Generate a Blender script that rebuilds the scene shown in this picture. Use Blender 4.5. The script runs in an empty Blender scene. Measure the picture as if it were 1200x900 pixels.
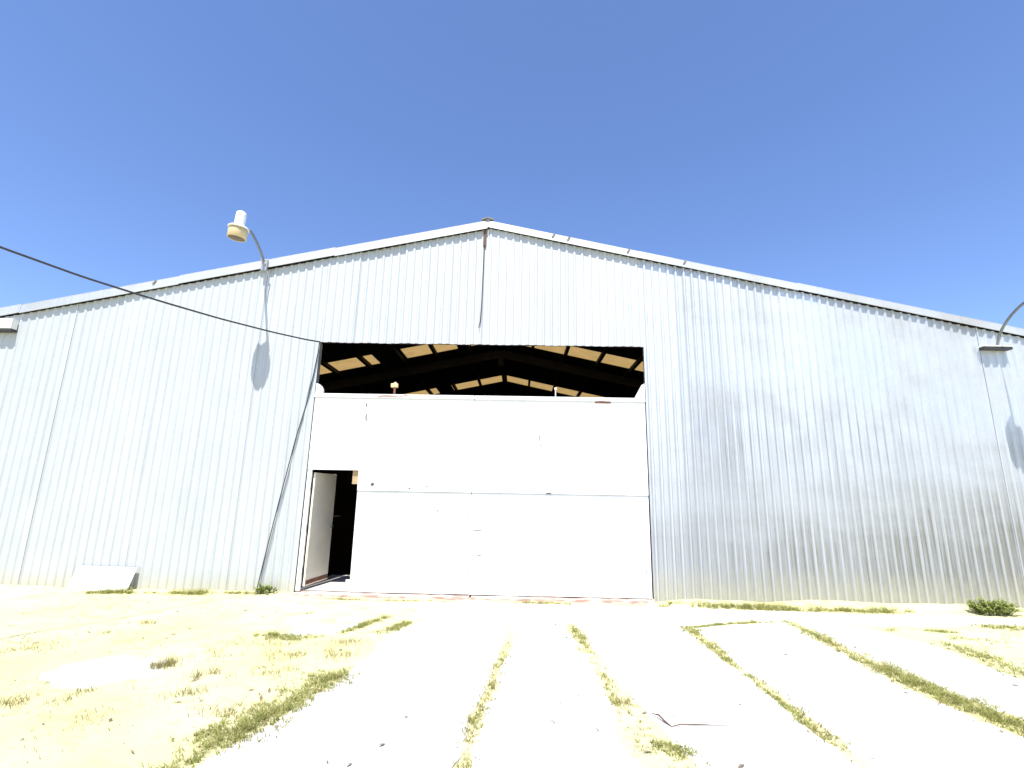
import bpy, bmesh, math, random
from mathutils import Vector, Matrix, noise as mnoise
random.seed(7)
D = bpy.data
SC = bpy.context.scene
COL = SC.collection

# ------------------------------------------------------------------ camera
cam_d = D.cameras.new('camera'); cam = D.objects.new('camera', cam_d); COL.objects.link(cam)
cam_d.sensor_width = 36.0; cam_d.sensor_fit = 'HORIZONTAL'; cam_d.lens = 17.644
cam_d.clip_start = 0.05; cam_d.clip_end = 3000
cam.matrix_world = (Matrix.Translation((3.66847, -8.83688, 1.65)) @ Matrix.Rotation(0.01479, 4, 'Z')
                    @ Matrix.Rotation(math.pi/2 + 0.21908, 4, 'X') @ Matrix.Rotation(0.01839, 4, 'Z'))
SC.camera = cam
SC.render.resolution_x = 1024; SC.render.resolution_y = 768

# ------------------------------------------------------------------ sky, sun, exposure
SUN_EL, SUN_AZ = math.radians(65.0), math.radians(9.5)      # azimuth: how far the sun stands left of the wall's normal
sdir = Vector((-math.sin(SUN_AZ)*math.cos(SUN_EL), -math.cos(SUN_AZ)*math.cos(SUN_EL), math.sin(SUN_EL)))
world = D.worlds.new('World'); SC.world = world; world.use_nodes = True
wn, wl = world.node_tree.nodes, world.node_tree.links
bg = wn['Background']
sky = wn.new('ShaderNodeTexSky'); sky.sky_type = 'NISHITA'; sky.sun_disc = False
sky.sun_elevation = SUN_EL; sky.sun_rotation = math.atan2(sdir.x, sdir.y)
sky.altitude = 3000; sky.air_density = 1.5; sky.dust_density = 3.0; sky.ozone_density = 8.0
tint = wn.new('ShaderNodeMix'); tint.data_type = 'RGBA'; tint.blend_type = 'MULTIPLY'; tint.inputs[0].default_value = 1; tint.inputs[7].default_value = (1.03, .955, 1.02, 1)   # white balance of the sky
wl.new(sky.outputs[0], tint.inputs[6]); wl.new(tint.outputs[2], bg.inputs[0]); bg.inputs[1].default_value = 0.10
sun_d = D.lights.new('sun', 'SUN'); sun_d.energy = 4.0; sun_d.angle = math.radians(0.53); sun_d.color = (1.0, 0.965, 0.9)
sun = D.objects.new('sun', sun_d); COL.objects.link(sun)
sun.rotation_euler = (-sdir).to_track_quat('-Z', 'Y').to_euler(); sun.location = sdir*60
vs = SC.view_settings
vs.view_transform = 'Standard'; vs.look = 'None'; vs.gamma = 1; vs.use_curve_mapping = False; vs.exposure = 1.22

# ------------------------------------------------------------------ helpers
class MB:
    """collects vertices and faces in world coordinates, links them as ONE mesh"""
    def __init__(s): s.v = []; s.f = []; s.sm = []
    def add(s, vs_, fs, smooth=False):
        b = len(s.v); s.v += [tuple(p) for p in vs_]
        for f in fs: s.f.append([b+i for i in f]); s.sm.append(smooth)
    def box(s, x0, x1, y0, y1, z0, z1):
        s.add([(x0,y0,z0),(x1,y0,z0),(x1,y1,z0),(x0,y1,z0),(x0,y0,z1),(x1,y0,z1),(x1,y1,z1),(x0,y1,z1)],
              [(0,3,2,1),(4,5,6,7),(0,1,5,4),(1,2,6,5),(2,3,7,6),(3,0,4,7)])
    def hexa(s, pts): s.add(pts, [(0,3,2,1),(4,5,6,7),(0,1,5,4),(1,2,6,5),(2,3,7,6),(3,0,4,7)])
    def prism_xz(s, poly, y0, y1):
        n = len(poly)
        s.add([(x,y0,z) for x,z in poly]+[(x,y1,z) for x,z in poly],
              [list(range(n)), list(range(2*n-1, n-1, -1))]+[(i, n+i, n+(i+1)%n, (i+1)%n) for i in range(n)])
    def tube(s, pts, r, n=8, smooth=True):
        pts = [Vector(p) for p in pts]; rr = r if hasattr(r, '__len__') else [r]*len(pts)
        vs_, fs = [], []; up = Vector((0,0,1)); prev = None
        for i, p in enumerate(pts):
            t = (pts[min(i+1,len(pts)-1)]-pts[max(i-1,0)]).normalized()
            if prev is None:
                a = t.cross(up if abs(t.z) < .9 else Vector((1,0,0))).normalized()
            else: a = (prev - t*prev.dot(t)).normalized()
            prev = a; b = t.cross(a)
            for k in range(n):
                th = 2*math.pi*k/n; vs_.append(p + (a*math.cos(th)+b*math.sin(th))*rr[i])
        for i in range(len(pts)-1):
            for k in range(n):
                fs.append((i*n+k, i*n+(k+1)%n, (i+1)*n+(k+1)%n, (i+1)*n+k))
        s.add(vs_, fs, smooth)
        m = len(pts)-1
        s.add([vs_[k] for k in range(n)], [list(range(n-1,-1,-1))]); s.add([vs_[m*n+k] for k in range(n)], [list(range(n))])
    def lathe(s, prof, M, n=28, smooth=True):
        vs_, fs = [], []
        for r, z in prof:
            for k in range(n):
                th = 2*math.pi*k/n; vs_.append(M @ Vector((r*math.cos(th), r*math.sin(th), z)))
        for i in range(len(prof)-1):
            for k in range(n): fs.append((i*n+k, i*n+(k+1)%n, (i+1)*n+(k+1)%n, (i+1)*n+k))
        s.add(vs_, fs, smooth)
    def build(s, name, m, parent=None, origin=None):
        o = Vector(origin) if origin else (wloc(parent) if parent else Vector((0,0,0)))
        me = D.meshes.new(name); me.from_pydata([tuple(Vector(p)-o) for p in s.v], [], s.f)
        me.polygons.foreach_set('use_smooth', s.sm)
        bm = bmesh.new(); bm.from_mesh(me); bmesh.ops.recalc_face_normals(bm, faces=bm.faces) if len(bm.faces) < 4000 else None
        bm.to_mesh(me); bm.free(); me.update()
        me.materials.append(m)
        ob = D.objects.new(name, me); COL.objects.link(ob)
        if parent: ob.parent = parent; ob.location = o - wloc(parent)
        else: ob.location = o
        return ob
def wloc(o):
    v = Vector(o.location)
    while o.parent: o = o.parent; v += o.location
    return v
def empty(name, loc):
    e = D.objects.new(name, None); COL.objects.link(e); e.location = loc; e.empty_display_size = .2; return e
def tag(o, label, cat, group=None, kind=None):
    o['label'] = label; o['category'] = cat
    if group: o['group'] = group
    if kind: o['kind'] = kind
    return o
def bevel(o, w=.006, seg=2):
    m = o.modifiers.new('bevel', 'BEVEL'); m.width = w; m.segments = seg; m.limit_method = 'ANGLE'; return o
def nz(x, y=0., z=0., s=1., seed=0.): return mnoise.noise(Vector((x*s+seed*17.3, y*s+seed*5.1, z*s-seed*9.7)))

# ------------------------------------------------------------------ materials
def mat(name):
    m = D.materials.new(name); m.use_nodes = True
    return m, m.node_tree.nodes, m.node_tree.links, m.node_tree.nodes['Principled BSDF']
def simple(name, col, rough=.6, metal=0., var=.12, scale=6., bump=0.):
    m, n, l, p = mat(name)
    tc = n.new('ShaderNodeTexCoord'); t = n.new('ShaderNodeTexNoise'); t.inputs['Scale'].default_value = scale; t.inputs['Detail'].default_value = 6
    l.new(tc.outputs['Object'], t.inputs['Vector'])
    r = n.new('ShaderNodeValToRGB'); r.color_ramp.elements[0].position = .3; r.color_ramp.elements[1].position = .72
    r.color_ramp.elements[0].color = (*[c*(1-var) for c in col], 1); r.color_ramp.elements[1].color = (*[min(1,c*(1+var)) for c in col], 1)
    l.new(t.outputs['Fac'], r.inputs[0]); l.new(r.outputs[0], p.inputs['Base Color'])
    p.inputs['Roughness'].default_value = rough; p.inputs['Metallic'].default_value = metal
    if bump:
        b = n.new('ShaderNodeBump'); b.inputs['Strength'].default_value = bump; b.inputs['Distance'].default_value = .01
        l.new(t.outputs['Fac'], b.inputs['Height']); l.new(b.outputs[0], p.inputs['Normal'])
    return m
def nod(n, typ, **kw):
    x = n.new(typ)
    for k, v in kw.items(): setattr(x, k, v)
    return x
def math_(n, l, op, a, b=None, clamp=False):
    x = n.new('ShaderNodeMath'); x.operation = op; x.use_clamp = clamp
    for i, q in enumerate((a, b)):
        if q is None: continue
        if isinstance(q, (int, float)): x.inputs[i].default_value = q
        else: l.new(q, x.inputs[i])
    return x.outputs[0]
def mixc(n, l, fac, a, b, blend='MIX'):
    x = n.new('ShaderNodeMix'); x.data_type = 'RGBA'; x.blend_type = blend
    for i, q in ((0, fac), (6, a), (7, b)):
        if isinstance(q, (int, float)): x.inputs[i].default_value = q
        elif isinstance(q, tuple): x.inputs[i].default_value = (*q, 1) if len(q) == 3 else q
        else: l.new(q, x.inputs[i])
    return x.outputs[2]
def noise_tex(n, l, vec, scale, detail=5, rough=.55):
    t = n.new('ShaderNodeTexNoise'); t.inputs['Scale'].default_value = scale; t.inputs['Detail'].default_value = detail
    t.inputs['Roughness'].default_value = rough; l.new(vec, t.inputs['Vector']); return t.outputs['Fac']
def remap(n, l, v, a, b, c=0., d=1.):
    x = n.new('ShaderNodeMapRange'); x.inputs[1].default_value = a; x.inputs[2].default_value = b
    x.inputs[3].default_value = c; x.inputs[4].default_value = d; l.new(v, x.inputs[0]); return x.outputs[0]
def mapping(n, l, vec, sc):
    x = n.new('ShaderNodeMapping'); x.inputs['Scale'].default_value = sc; l.new(vec, x.inputs[0]); return x.outputs[0]

def zinc(name, base, metal, rough, dirt, sheet_amp, foot=.55, low=0.):
    """galvanised corrugated sheet: sheet to sheet variation, vertical streaks, spangle, mud splash and painted ground reflection at the foot"""
    m, n, l, p = mat(name)
    tc = n.new('ShaderNodeTexCoord'); ob = tc.outputs['Object']
    sx = n.new('ShaderNodeSeparateXYZ'); l.new(ob, sx.inputs[0])
    sh = math_(n, l, 'FLOOR', math_(n, l, 'DIVIDE', sx.outputs[0], .876))
    wn_ = nod(n, 'ShaderNodeTexWhiteNoise', noise_dimensions='1D'); l.new(sh, wn_.inputs['W'])
    streak = noise_tex(n, l, mapping(n, l, ob, (9, 1, .35)), 1.6, 6, .6)
    cloud = noise_tex(n, l, ob, 1.1, 5, .6)
    spang = noise_tex(n, l, ob, 38, 3, .6)
    v = math_(n, l, 'ADD', remap(n, l, wn_.outputs[0], 0, 1, 1-sheet_amp, 1+sheet_amp*.4), remap(n, l, streak, .3, .7, -.10, .08))
    v = math_(n, l, 'ADD', v, remap(n, l, spang, .3, .7, -.03, .03))
    colr = mixc(n, l, 1.0, base, v, 'MULTIPLY')
    # oxidised dull zinc patches
    ox_grey = remap(n, l, math_(n, l, 'ADD', math_(n, l, 'MULTIPLY', cloud, .75), math_(n, l, 'MULTIPLY', streak, .35)), .5, .72, 0, dirt)
    if low:      # colour greys towards the foot; the rib crests take less of it
        lz = remap(n, l, math_(n, l, 'ADD', sx.outputs[2], math_(n, l, 'MULTIPLY', math_(n, l, 'SUBTRACT', noise_tex(n, l, mapping(n, l, ob, (.5, 1, 1.2)), 1.4, 5), .5), 2.2)), 3.0, .9, 0, low*1.1)
        lz = math_(n, l, 'MULTIPLY', lz, remap(n, l, streak, .3, .6, .7, 1.05))
        lz = math_(n, l, 'MULTIPLY', lz, remap(n, l, sx.outputs[0], 2.8, 8.5, .8, 1.25))
        crest = remap(n, l, sx.outputs[1], -.018, -.024, 1, .45)
        st2 = noise_tex(n, l, mapping(n, l, ob, (26, 1, .55)), 1.7, 5, .65)
        lz = math_(n, l, 'MULTIPLY', lz, remap(n, l, st2, .35, .62, 1.12, .72))
        ox_grey = math_(n, l, 'MAXIMUM', ox_grey, math_(n, l, 'MULTIPLY', lz, crest))
        scuff = math_(n, l, 'MULTIPLY', remap(n, l, noise_tex(n, l, mapping(n, l, ob, (1.6, 1, 1)), 4.5, 6, .7), .66, .72), remap(n, l, sx.outputs[2], 2.6, 1.2, 0, .7))
        ox_grey = math_(n, l, 'MULTIPLY', ox_grey, math_(n, l, 'SUBTRACT', 1.0, scuff))
    if low:      # dark broken lines along the rib flanks at mid height
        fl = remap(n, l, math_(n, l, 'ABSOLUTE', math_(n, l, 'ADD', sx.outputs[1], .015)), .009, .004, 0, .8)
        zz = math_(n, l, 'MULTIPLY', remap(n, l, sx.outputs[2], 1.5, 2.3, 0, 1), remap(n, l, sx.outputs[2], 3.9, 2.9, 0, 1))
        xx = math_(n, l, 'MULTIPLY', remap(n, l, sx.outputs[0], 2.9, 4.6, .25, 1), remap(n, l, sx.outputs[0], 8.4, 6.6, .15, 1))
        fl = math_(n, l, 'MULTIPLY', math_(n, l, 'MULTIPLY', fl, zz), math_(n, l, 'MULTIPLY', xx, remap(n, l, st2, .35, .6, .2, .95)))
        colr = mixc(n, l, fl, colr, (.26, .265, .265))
    colr = mixc(n, l, ox_grey, colr, (.215, .215, .195) if low else (.275,.275,.25))
    # mud splashed up by rain, with the yellow ground reflection painted into it
    spl_refl = math_(n, l, 'SUBTRACT', remap(n, l, sx.outputs[2], 0, foot, 1, 0), math_(n, l, 'MULTIPLY', noise_tex(n, l, mapping(n, l, ob, (5, 1, 2)), 2, 5), .75))
    spl_refl = remap(n, l, spl_refl, 0, .5, 0, .55 if low else .7)
    colr = mixc(n, l, spl_refl, colr, (.45, .43, .31))
    l.new(colr, p.inputs['Base Color'])
    mt = math_(n, l, 'MULTIPLY', math_(n, l, 'SUBTRACT', 1.0, math_(n, l, 'MAXIMUM', spl_refl, math_(n, l, 'MULTIPLY', ox_grey, .7))), metal)
    l.new(mt, p.inputs['Metallic'])
    l.new(math_(n, l, 'ADD', remap(n, l, cloud, .3, .7, rough-.05, rough+.08), math_(n, l, 'MULTIPLY', spl_refl, .3)), p.inputs['Roughness'])
    b = n.new('ShaderNodeBump'); b.inputs['Strength'].default_value = .25; b.inputs['Distance'].default_value = .012
    l.new(noise_tex(n, l, ob, 3.2, 3), b.inputs['Height']); l.new(b.outputs[0], p.inputs['Normal'])
    return m
M = {}
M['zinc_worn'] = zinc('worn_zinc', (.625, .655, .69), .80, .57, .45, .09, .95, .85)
M['zinc_pale'] = zinc('pale_zinc', (.50, .523, .54), .22, .52, .2, .05)
M['zinc_trim'] = zinc('trim_zinc', (.52, .535, .55), .45, .5, .7, .12)
M['galv'] = simple('galvanised_steel', (.42,.43,.44), .42, .6, .15, 20)
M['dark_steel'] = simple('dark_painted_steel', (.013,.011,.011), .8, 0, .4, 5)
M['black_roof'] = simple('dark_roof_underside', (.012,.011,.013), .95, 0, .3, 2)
M['brown_steel'] = simple('red_oxide_steel', (.085,.045,.035), .75, 0, .4, 6)
M['arm'] = simple('weathered_pipe', (.20,.21,.22), .5, .5, .2, 8)
M['drum_dark'] = simple('dark_drum_inside', (.10,.062,.03), .35, 0, .2, 12)
M['rust'] = simple('rusty_steel', (.19,.075,.045), .85, 0, .5, 25, .3)
M['rubber'] = simple('black_cable_sheath', (.028,.028,.032), .55, 0, .2, 30)
M['white_paint'] = simple('white_enamel', (.78,.78,.75), .4, 0, .05, 12)
M['board'] = simple('white_board', (.76,.76,.73), .6, 0, .06, 5)
M['tan_plastic'] = simple('yellowed_plastic', (.60,.47,.26), .4, 0, .08, 10)
M['wood'] = simple('bare_wood', (.42,.30,.17), .75, 0, .25, 12, .2)
M['old_timber'] = simple('grey_timber', (.16,.14,.12), .85, 0, .3, 14, .3)
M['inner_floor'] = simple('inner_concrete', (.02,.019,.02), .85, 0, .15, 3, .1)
M['twig'] = simple('dry_stalk', (.11,.05,.035), .8, 0, .4, 30)
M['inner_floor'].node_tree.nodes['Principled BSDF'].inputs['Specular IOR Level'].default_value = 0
M['stone'] = simple('small_stones', (.22,.19,.15), .9, 0, .4, 20)
M['leaf_litter'] = simple('dry_leaves', (.15,.11,.06), .9, 0, .5, 25)

# translucent roof light
m, n, l, p = mat('fibreglass'); out = n['Material Output']
tr = n.new('ShaderNodeBsdfTranslucent'); df = n.new('ShaderNodeBsdfDiffuse'); ms = n.new('ShaderNodeMixShader')
tc = n.new('ShaderNodeTexCoord'); nf = noise_tex(n, l, mapping(n, l, tc.outputs['Object'], (1, 3, 1)), 3, 5)
l.new(mixc(n, l, remap(n, l, nf, .3, .7), (.31,.20,.068), (.43,.28,.105)), tr.inputs[0]); df.inputs[0].default_value = (.45,.36,.2,1)
ms.inputs[0].default_value = .45; l.new(tr.outputs[0], ms.inputs[1]); l.new(df.outputs[0], ms.inputs[2]); l.new(ms.outputs[0], out.inputs[0])
M['fibreglass'] = m

# white gate paint with chips, scratches and rust at known spots (x, z, half width, half height, strength, rusty)
SPOTS = [(.946,3.19,.014,.05,1,0),(.962,2.955,.012,.075,1,0),(5.16,3.305,.13,.022,1,1),(4.04,2.66,.014,.09,.7,0),(4.07,2.52,.016,.03,.8,0),
         (1.16,1.80,.03,.035,1,0),(.945,1.90,.008,.14,.6,0),(.945,1.12,.006,.10,.25,0),(2.84,1.32,.010,.14,.6,0),(2.86,.95,.008,.18,.35,0),(2.88,.42,.008,.10,.4,0),
         (3.0,1.065,.09,.012,.8,0),(3.04,.665,.04,.018,.8,0),(3.45,1.785,.28,.012,.5,0),(4.1,1.77,.22,.010,.5,0),(2.1,1.78,.07,.01,.7,0),(1.8,1.74,.02,.015,1,0),
         (5.1,.16,.12,.04,.4,0),(5.83,.45,.015,.08,.6,0),(2.3,1.38,.018,.014,.8,0),(2.55,1.13,.03,.012,.5,0),(1.32,3.345,.24,.022,.8,1),(1.62,3.36,.12,.016,.8,1),
         (.93,2.66,.012,.016,.9,0),(3.35,2.1,.012,.01,.6,0),(4.2,1.70,.05,.014,1,0),(3.5,2.15,.008,.012,.6,0),(1.27,2.0,.015,.01,.5,0)]
m, n, l, p = mat('white_gate_paint')
tc = n.new('ShaderNodeTexCoord'); ob = tc.outputs['Object']
dn = nod(n, 'ShaderNodeTexNoise'); dn.inputs['Scale'].default_value = 14; dn.inputs['Detail'].default_value = 5; l.new(ob, dn.inputs['Vector'])
dis = nod(n, 'ShaderNodeVectorMath', operation='MULTIPLY_ADD'); l.new(dn.outputs['Color'], dis.inputs[0]); dis.inputs[1].default_value = (.05,0,.05)
off = nod(n, 'ShaderNodeVectorMath', operation='ADD'); l.new(ob, off.inputs[0]); off.inputs[1].default_value = (-.025,0,-.025); l.new(off.outputs[0], dis.inputs[2])
accs = {0: None, 1: None}
for (x, z, rx, rz, st, ru) in SPOTS:
    a = nod(n, 'ShaderNodeVectorMath', operation='SUBTRACT'); l.new(dis.outputs[0], a.inputs[0]); a.inputs[1].default_value = (x-3.015, 0, z)
    b = nod(n, 'ShaderNodeVectorMath', operation='MULTIPLY'); l.new(a.outputs[0], b.inputs[0]); b.inputs[1].default_value = (1/rx, 0, 1/rz)
    c = nod(n, 'ShaderNodeVectorMath', operation='LENGTH'); l.new(b.outputs[0], c.inputs[0])
    s = remap(n, l, c.outputs['Value'], 1.25, .7, 0, st)
    accs[ru] = s if accs[ru] is None else math_(n, l, 'MAXIMUM', accs[ru], s)
basep = mixc(n, l, remap(n, l, noise_tex(n, l, mapping(n, l, ob, (3, 1, .6)), 2, 6), .35, .75), (.80,.795,.77), (.72,.71,.675))
fine = remap(n, l, noise_tex(n, l, ob, 9, 8, .7), .70, .76)
basep = mixc(n, l, math_(n, l, 'MULTIPLY', fine, .45), basep, (.30,.25,.2))
basep = mixc(n, l, accs[0], basep, (.06,.05,.048)); basep = mixc(n, l, accs[1], basep, (.22,.085,.05))
l.new(basep, p.inputs['Base Color']); p.inputs['Roughness'].default_value = .5
bu = n.new('ShaderNodeBump'); bu.inputs['Strength'].default_value = .2; bu.inputs['Distance'].default_value = .02
l.new(noise_tex(n, l, ob, 1.5, 2), bu.inputs['Height']); l.new(bu.outputs[0], p.inputs['Normal'])
M['gate'] = m
M['cream'] = simple('cream_door_paint', (.80,.73,.61), .55, 0, .08, 2.5)

# red sill, worn
m, n, l, p = mat('worn_red_sill'); tc = n.new('ShaderNodeTexCoord'); ob = tc.outputs['Object']
l.new(mixc(n, l, remap(n, l, noise_tex(n, l, mapping(n, l, ob, (2, 4, 8)), 2.2, 6), .42, .6), (.35,.215,.18), (.52,.46,.39)), p.inputs['Base Color']); p.inputs['Roughness'].default_value = .85
M['sill'] = m

# sand and dry earth
m, n, l, p = mat('dry_sandy_earth'); tc = n.new('ShaderNodeTexCoord'); ob = tc.outputs['Object']
big = noise_tex(n, l, ob, .55, 6, .6); mid = noise_tex(n, l, mapping(n, l, ob, (1, 1.4, 1)), 2.6, 7, .65); fin = noise_tex(n, l, ob, 26, 6, .7)
cc = mixc(n, l, remap(n, l, big, .35, .65), (.47,.435,.22), (.50,.475,.31))
cc = mixc(n, l, remap(n, l, mid, .53, .70, 0, .75), cc, (.385,.345,.15))
cc = mixc(n, l, remap(n, l, mid, .38, .26, 0, .6), cc, (.50,.48,.38))
cc = mixc(n, l, remap(n, l, fin, .60, .72, 0, .6), cc, (.20,.175,.08))
l.new(cc, p.inputs['Base Color']); p.inputs['Roughness'].default_value = .95; p.inputs['Specular IOR Level'].default_value = .1
bu = n.new('ShaderNodeBump'); bu.inputs['Strength'].default_value = .55; bu.inputs['Distance'].default_value = .02
l.new(math_(n, l, 'ADD', fin, mid), bu.inputs['Height']); l.new(bu.outputs[0], p.inputs['Normal'])
M['earth'] = m

# pale worn concrete with sand blown over it
m, n, l, p = mat('pale_concrete'); tc = n.new('ShaderNodeTexCoord'); ob = tc.outputs['Object']
big = noise_tex(n, l, ob, .7, 6, .6); mid = noise_tex(n, l, ob, 4, 6, .65); fin = noise_tex(n, l, ob, 45, 5, .7)
cc = mixc(n, l, remap(n, l, big, .3, .7), (.47,.462,.435), (.56,.552,.52))
cc = mixc(n, l, remap(n, l, math_(n, l, 'ADD', math_(n, l, 'MULTIPLY', big, .6), math_(n, l, 'MULTIPLY', mid, .5)), .60, .72, 0, .6), cc, (.46,.43,.30))
cc = mixc(n, l, remap(n, l, fin, .64, .74, 0, .5), cc, (.26,.24,.2))
l.new(cc, p.inputs['Base Color']); p.inputs['Roughness'].default_value = .9; p.inputs['Specular IOR Level'].default_value = .15
bu = n.new('ShaderNodeBump'); bu.inputs['Strength'].default_value = .35; bu.inputs['Distance'].default_value = .01
l.new(math_(n, l, 'ADD', fin, mid), bu.inputs['Height']); l.new(bu.outputs[0], p.inputs['Normal'])
M['concrete'] = m

def blades(name, cols, rough=.7):
    m, n, l, p = mat(name); g = n.new('ShaderNodeNewGeometry'); r = n.new('ShaderNodeValToRGB')
    r.color_ramp.interpolation = 'LINEAR'
    while len(r.color_ramp.elements) < len(cols): r.color_ramp.elements.new(.5)
    for i, c in enumerate(cols): r.color_ramp.elements[i].position = i/(len(cols)-1); r.color_ramp.elements[i].color = (*c, 1)
    l.new(g.outputs['Random Per Island'], r.inputs[0]); out = n['Material Output']
    l.new(r.outputs[0], p.inputs['Base Color']); p.inputs['Roughness'].default_value = rough; p.inputs['Specular IOR Level'].default_value = .25
    t = n.new('ShaderNodeBsdfTranslucent'); l.new(r.outputs[0], t.inputs[0]); ms = n.new('ShaderNodeMixShader'); ms.inputs[0].default_value = .42
    l.new(p.outputs[0], ms.inputs[1]); l.new(t.outputs[0], ms.inputs[2]); l.new(ms.outputs[0], out.inputs[0])
    return m
M['grass'] = blades('green_grass', [(.20,.24,.05),(.29,.315,.08),(.36,.36,.12),(.48,.43,.20),(.23,.275,.06),(.41,.39,.165)])
M['straw'] = blades('dry_grass', [(.27,.25,.09),(.38,.33,.14),(.45,.39,.20),(.20,.20,.06),(.32,.26,.12)])
M['weed'] = blades('weed_leaves', [(.20,.26,.06),(.27,.32,.085),(.35,.38,.12),(.22,.28,.07)])

# ------------------------------------------------------------------ ground and slabs (setting)
XR, ZR, SL = 3.015, 6.83, .2125                # ridge position and roof slope
def rake(x): return ZR - SL*abs(x-XR)
XW, XE = -9.6, 15.63                           # building's sides
SLABS = [  # outline, top height
    ('apron', [(2.2,-.40),(5.0,-.42),(9.0,-.62),(13.5,-.8),(13.5,-1.22),(10.2,-1.25),(8.7,-1.38),(7.62,-1.17),(6.6,-1.36),(5.90,-1.62),(5.2,-1.60),(4.40,-1.57),(3.60,-1.72),(2.42,-1.66)], .004),
    ('slab', [(2.40,-1.675),(3.60,-1.735),(3.58,-2.3),(3.54,-2.65),(3.40,-3.9),(3.29,-5.3),(3.1,-12),(1.2,-12),(1.74,-5.4),(2.0,-4.4),(2.10,-3.6),(2.16,-2.4)], .008),
    ('slab', [(3.615,-1.735),(4.33,-1.60),(4.38,-2.4),(4.42,-3.1),(4.46,-4.0),(4.42,-4.9),(4.5,-5.3),(4.6,-12),(3.3,-12),(3.38,-5.3),(3.47,-4.0),(3.60,-2.65),(3.59,-2.3)], .0),
    ('slab', [(4.47,-1.60),(5.2,-1.615),(5.86,-1.66),(5.86,-2.6),(5.87,-3.6),(5.86,-4.9),(5.85,-12),(4.9,-12),(4.85,-5.2),(4.72,-4.5),(4.60,-3.7),(4.56,-3.0),(4.52,-2.3)], .006),
    ('slab', [(6.0,-1.71),(6.66,-1.45),(7.42,-1.27),(7.40,-2.0),(7.28,-3.0),(7.24,-3.6),(7.30,-4.2),(7.38,-4.7),(7.5,-12),(6.0,-12),(5.96,-4.9),(5.95,-3.6),(5.96,-2.6)], .003),
    ('slab', [(7.58,-1.26),(8.3,-1.45),(8.44,-1.7),(8.62,-2.2),(8.60,-3.2),(8.5,-4.0),(8.5,-12),(7.75,-12),(7.62,-4.5),(7.58,-3.6),(7.50,-2.6),(7.50,-1.8)], .006),
    ('slab', [(.66,-1.50),(1.22,-1.20),(1.76,-1.40),(1.70,-1.9),(1.50,-2.42),(1.1,-2.55),(.76,-2.46)], .012),
    ('slab', [(-.70,-3.75),(-.1,-3.13),(.27,-3.42),(.46,-3.95),(.1,-4.22),(-.35,-4.3)], .012)]
def pip(x, y, poly):
    c = False; j = len(poly)-1
    for i in range(len(poly)):
        xi, yi = poly[i]; xj, yj = poly[j]
        if (yi > y) != (yj > y) and x < (xj-xi)*(y-yi)/(yj-yi)+xi: c = not c
        j = i
    return c
def in_slab(x, y): return any(pip(x, y, s[1]) for s in SLABS)
BUMPS = [(6.65,-.12,.4,.16,.06),(7.3,-.1,.3,.12,.04),(8.6,-.05,.8,.12,.07),(10.6,-.1,1.2,.2,.06),(-1.2,-.05,1.5,.2,.03),(-5,-.2,1.2,.4,.05),(9.3,-2.6,.6,.7,.03),(.6,-3.0,.8,.6,.02)]
def gz(x, y):
    z = .010 + .016*nz(x,y,0,.9,1) + .010*nz(x,y,0,3.1,2) + .005*nz(x,y,0,9,3)
    if -.1 < x < 6.1: z -= .045*math.exp(-((y+.22)/.16)**2)
    for bx, by, sx, sy, h in BUMPS: z += h*math.exp(-((x-bx)/sx)**2-((y-by)/sy)**2)
    return z
def ground_z(x, y):
    if y > .02: return -.05
    z = gz(x, y)
    if pip_any(x, y):
        d = edge_dist(x, y)
        spill = .008 + .030*nz(x, y, 0, 2.3, 21) + .016*nz(x, y, 0, 11, 22) - d*.34 if d < .22 else -.03
        if x < 1.8 and (pip(x, y, SLABS[6][1]) or pip(x, y, SLABS[7][1])): spill = max(spill, .006 + .026*nz(x, y, 0, 2.6, 31) + .012*nz(x, y, 0, 9, 32))
        z = max(-.03, min(spill, .020))
    elif 2.2 < x < 8.6 and y < -.4: z = min(z, -.004 + .5*(z-.01))     # joints stay low
    return z
def edge_dist(x, y):
    best = 9.
    for s_ in SLABS:
        poly = s_[1]
        for k in range(len(poly)):
            ax, ay = poly[k]; bx, by = poly[(k+1) % len(poly)]; ux, uy = bx-ax, by-ay
            t = max(0., min(1., ((x-ax)*ux+(y-ay)*uy)/(ux*ux+uy*uy))); d = (x-ax-t*ux)**2+(y-ay-t*uy)**2
            if d < best: best = d
    return math.sqrt(best)
def pip_any(x, y):
    for s in SLABS[:6]:
        if pip(x, y, s[1]): return True
    return any(pip(x, y, s[1]) for s in SLABS[6:]) 
def axis(a, b, step, far):
    c = [a + i*step for i in range(int(round((b-a)/step))+1)]
    lo, hi, d = [], [], step
    while d < far: d *= 1.6; lo.append(a-d); hi.append(b+d)
    return lo[::-1]+c+hi
xs, ys = axis(-7, 13.5, .045, 900), axis(-6.2, .07, .035, 900)
g = MB(); nx = len(xs)
gv = [(x, y, ground_z(x, y) if (-9 < x < 15 and -8.5 < y < .2) else -.05) for y in ys for x in xs]
g.add(gv, [(j*nx+i, j*nx+i+1, (j+1)*nx+i+1, (j+1)*nx+i) for j in range(len(ys)-1) for i in range(nx-1)], True)
ground = g.build('ground', M['earth']); ground['kind'] = 'structure'
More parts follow.
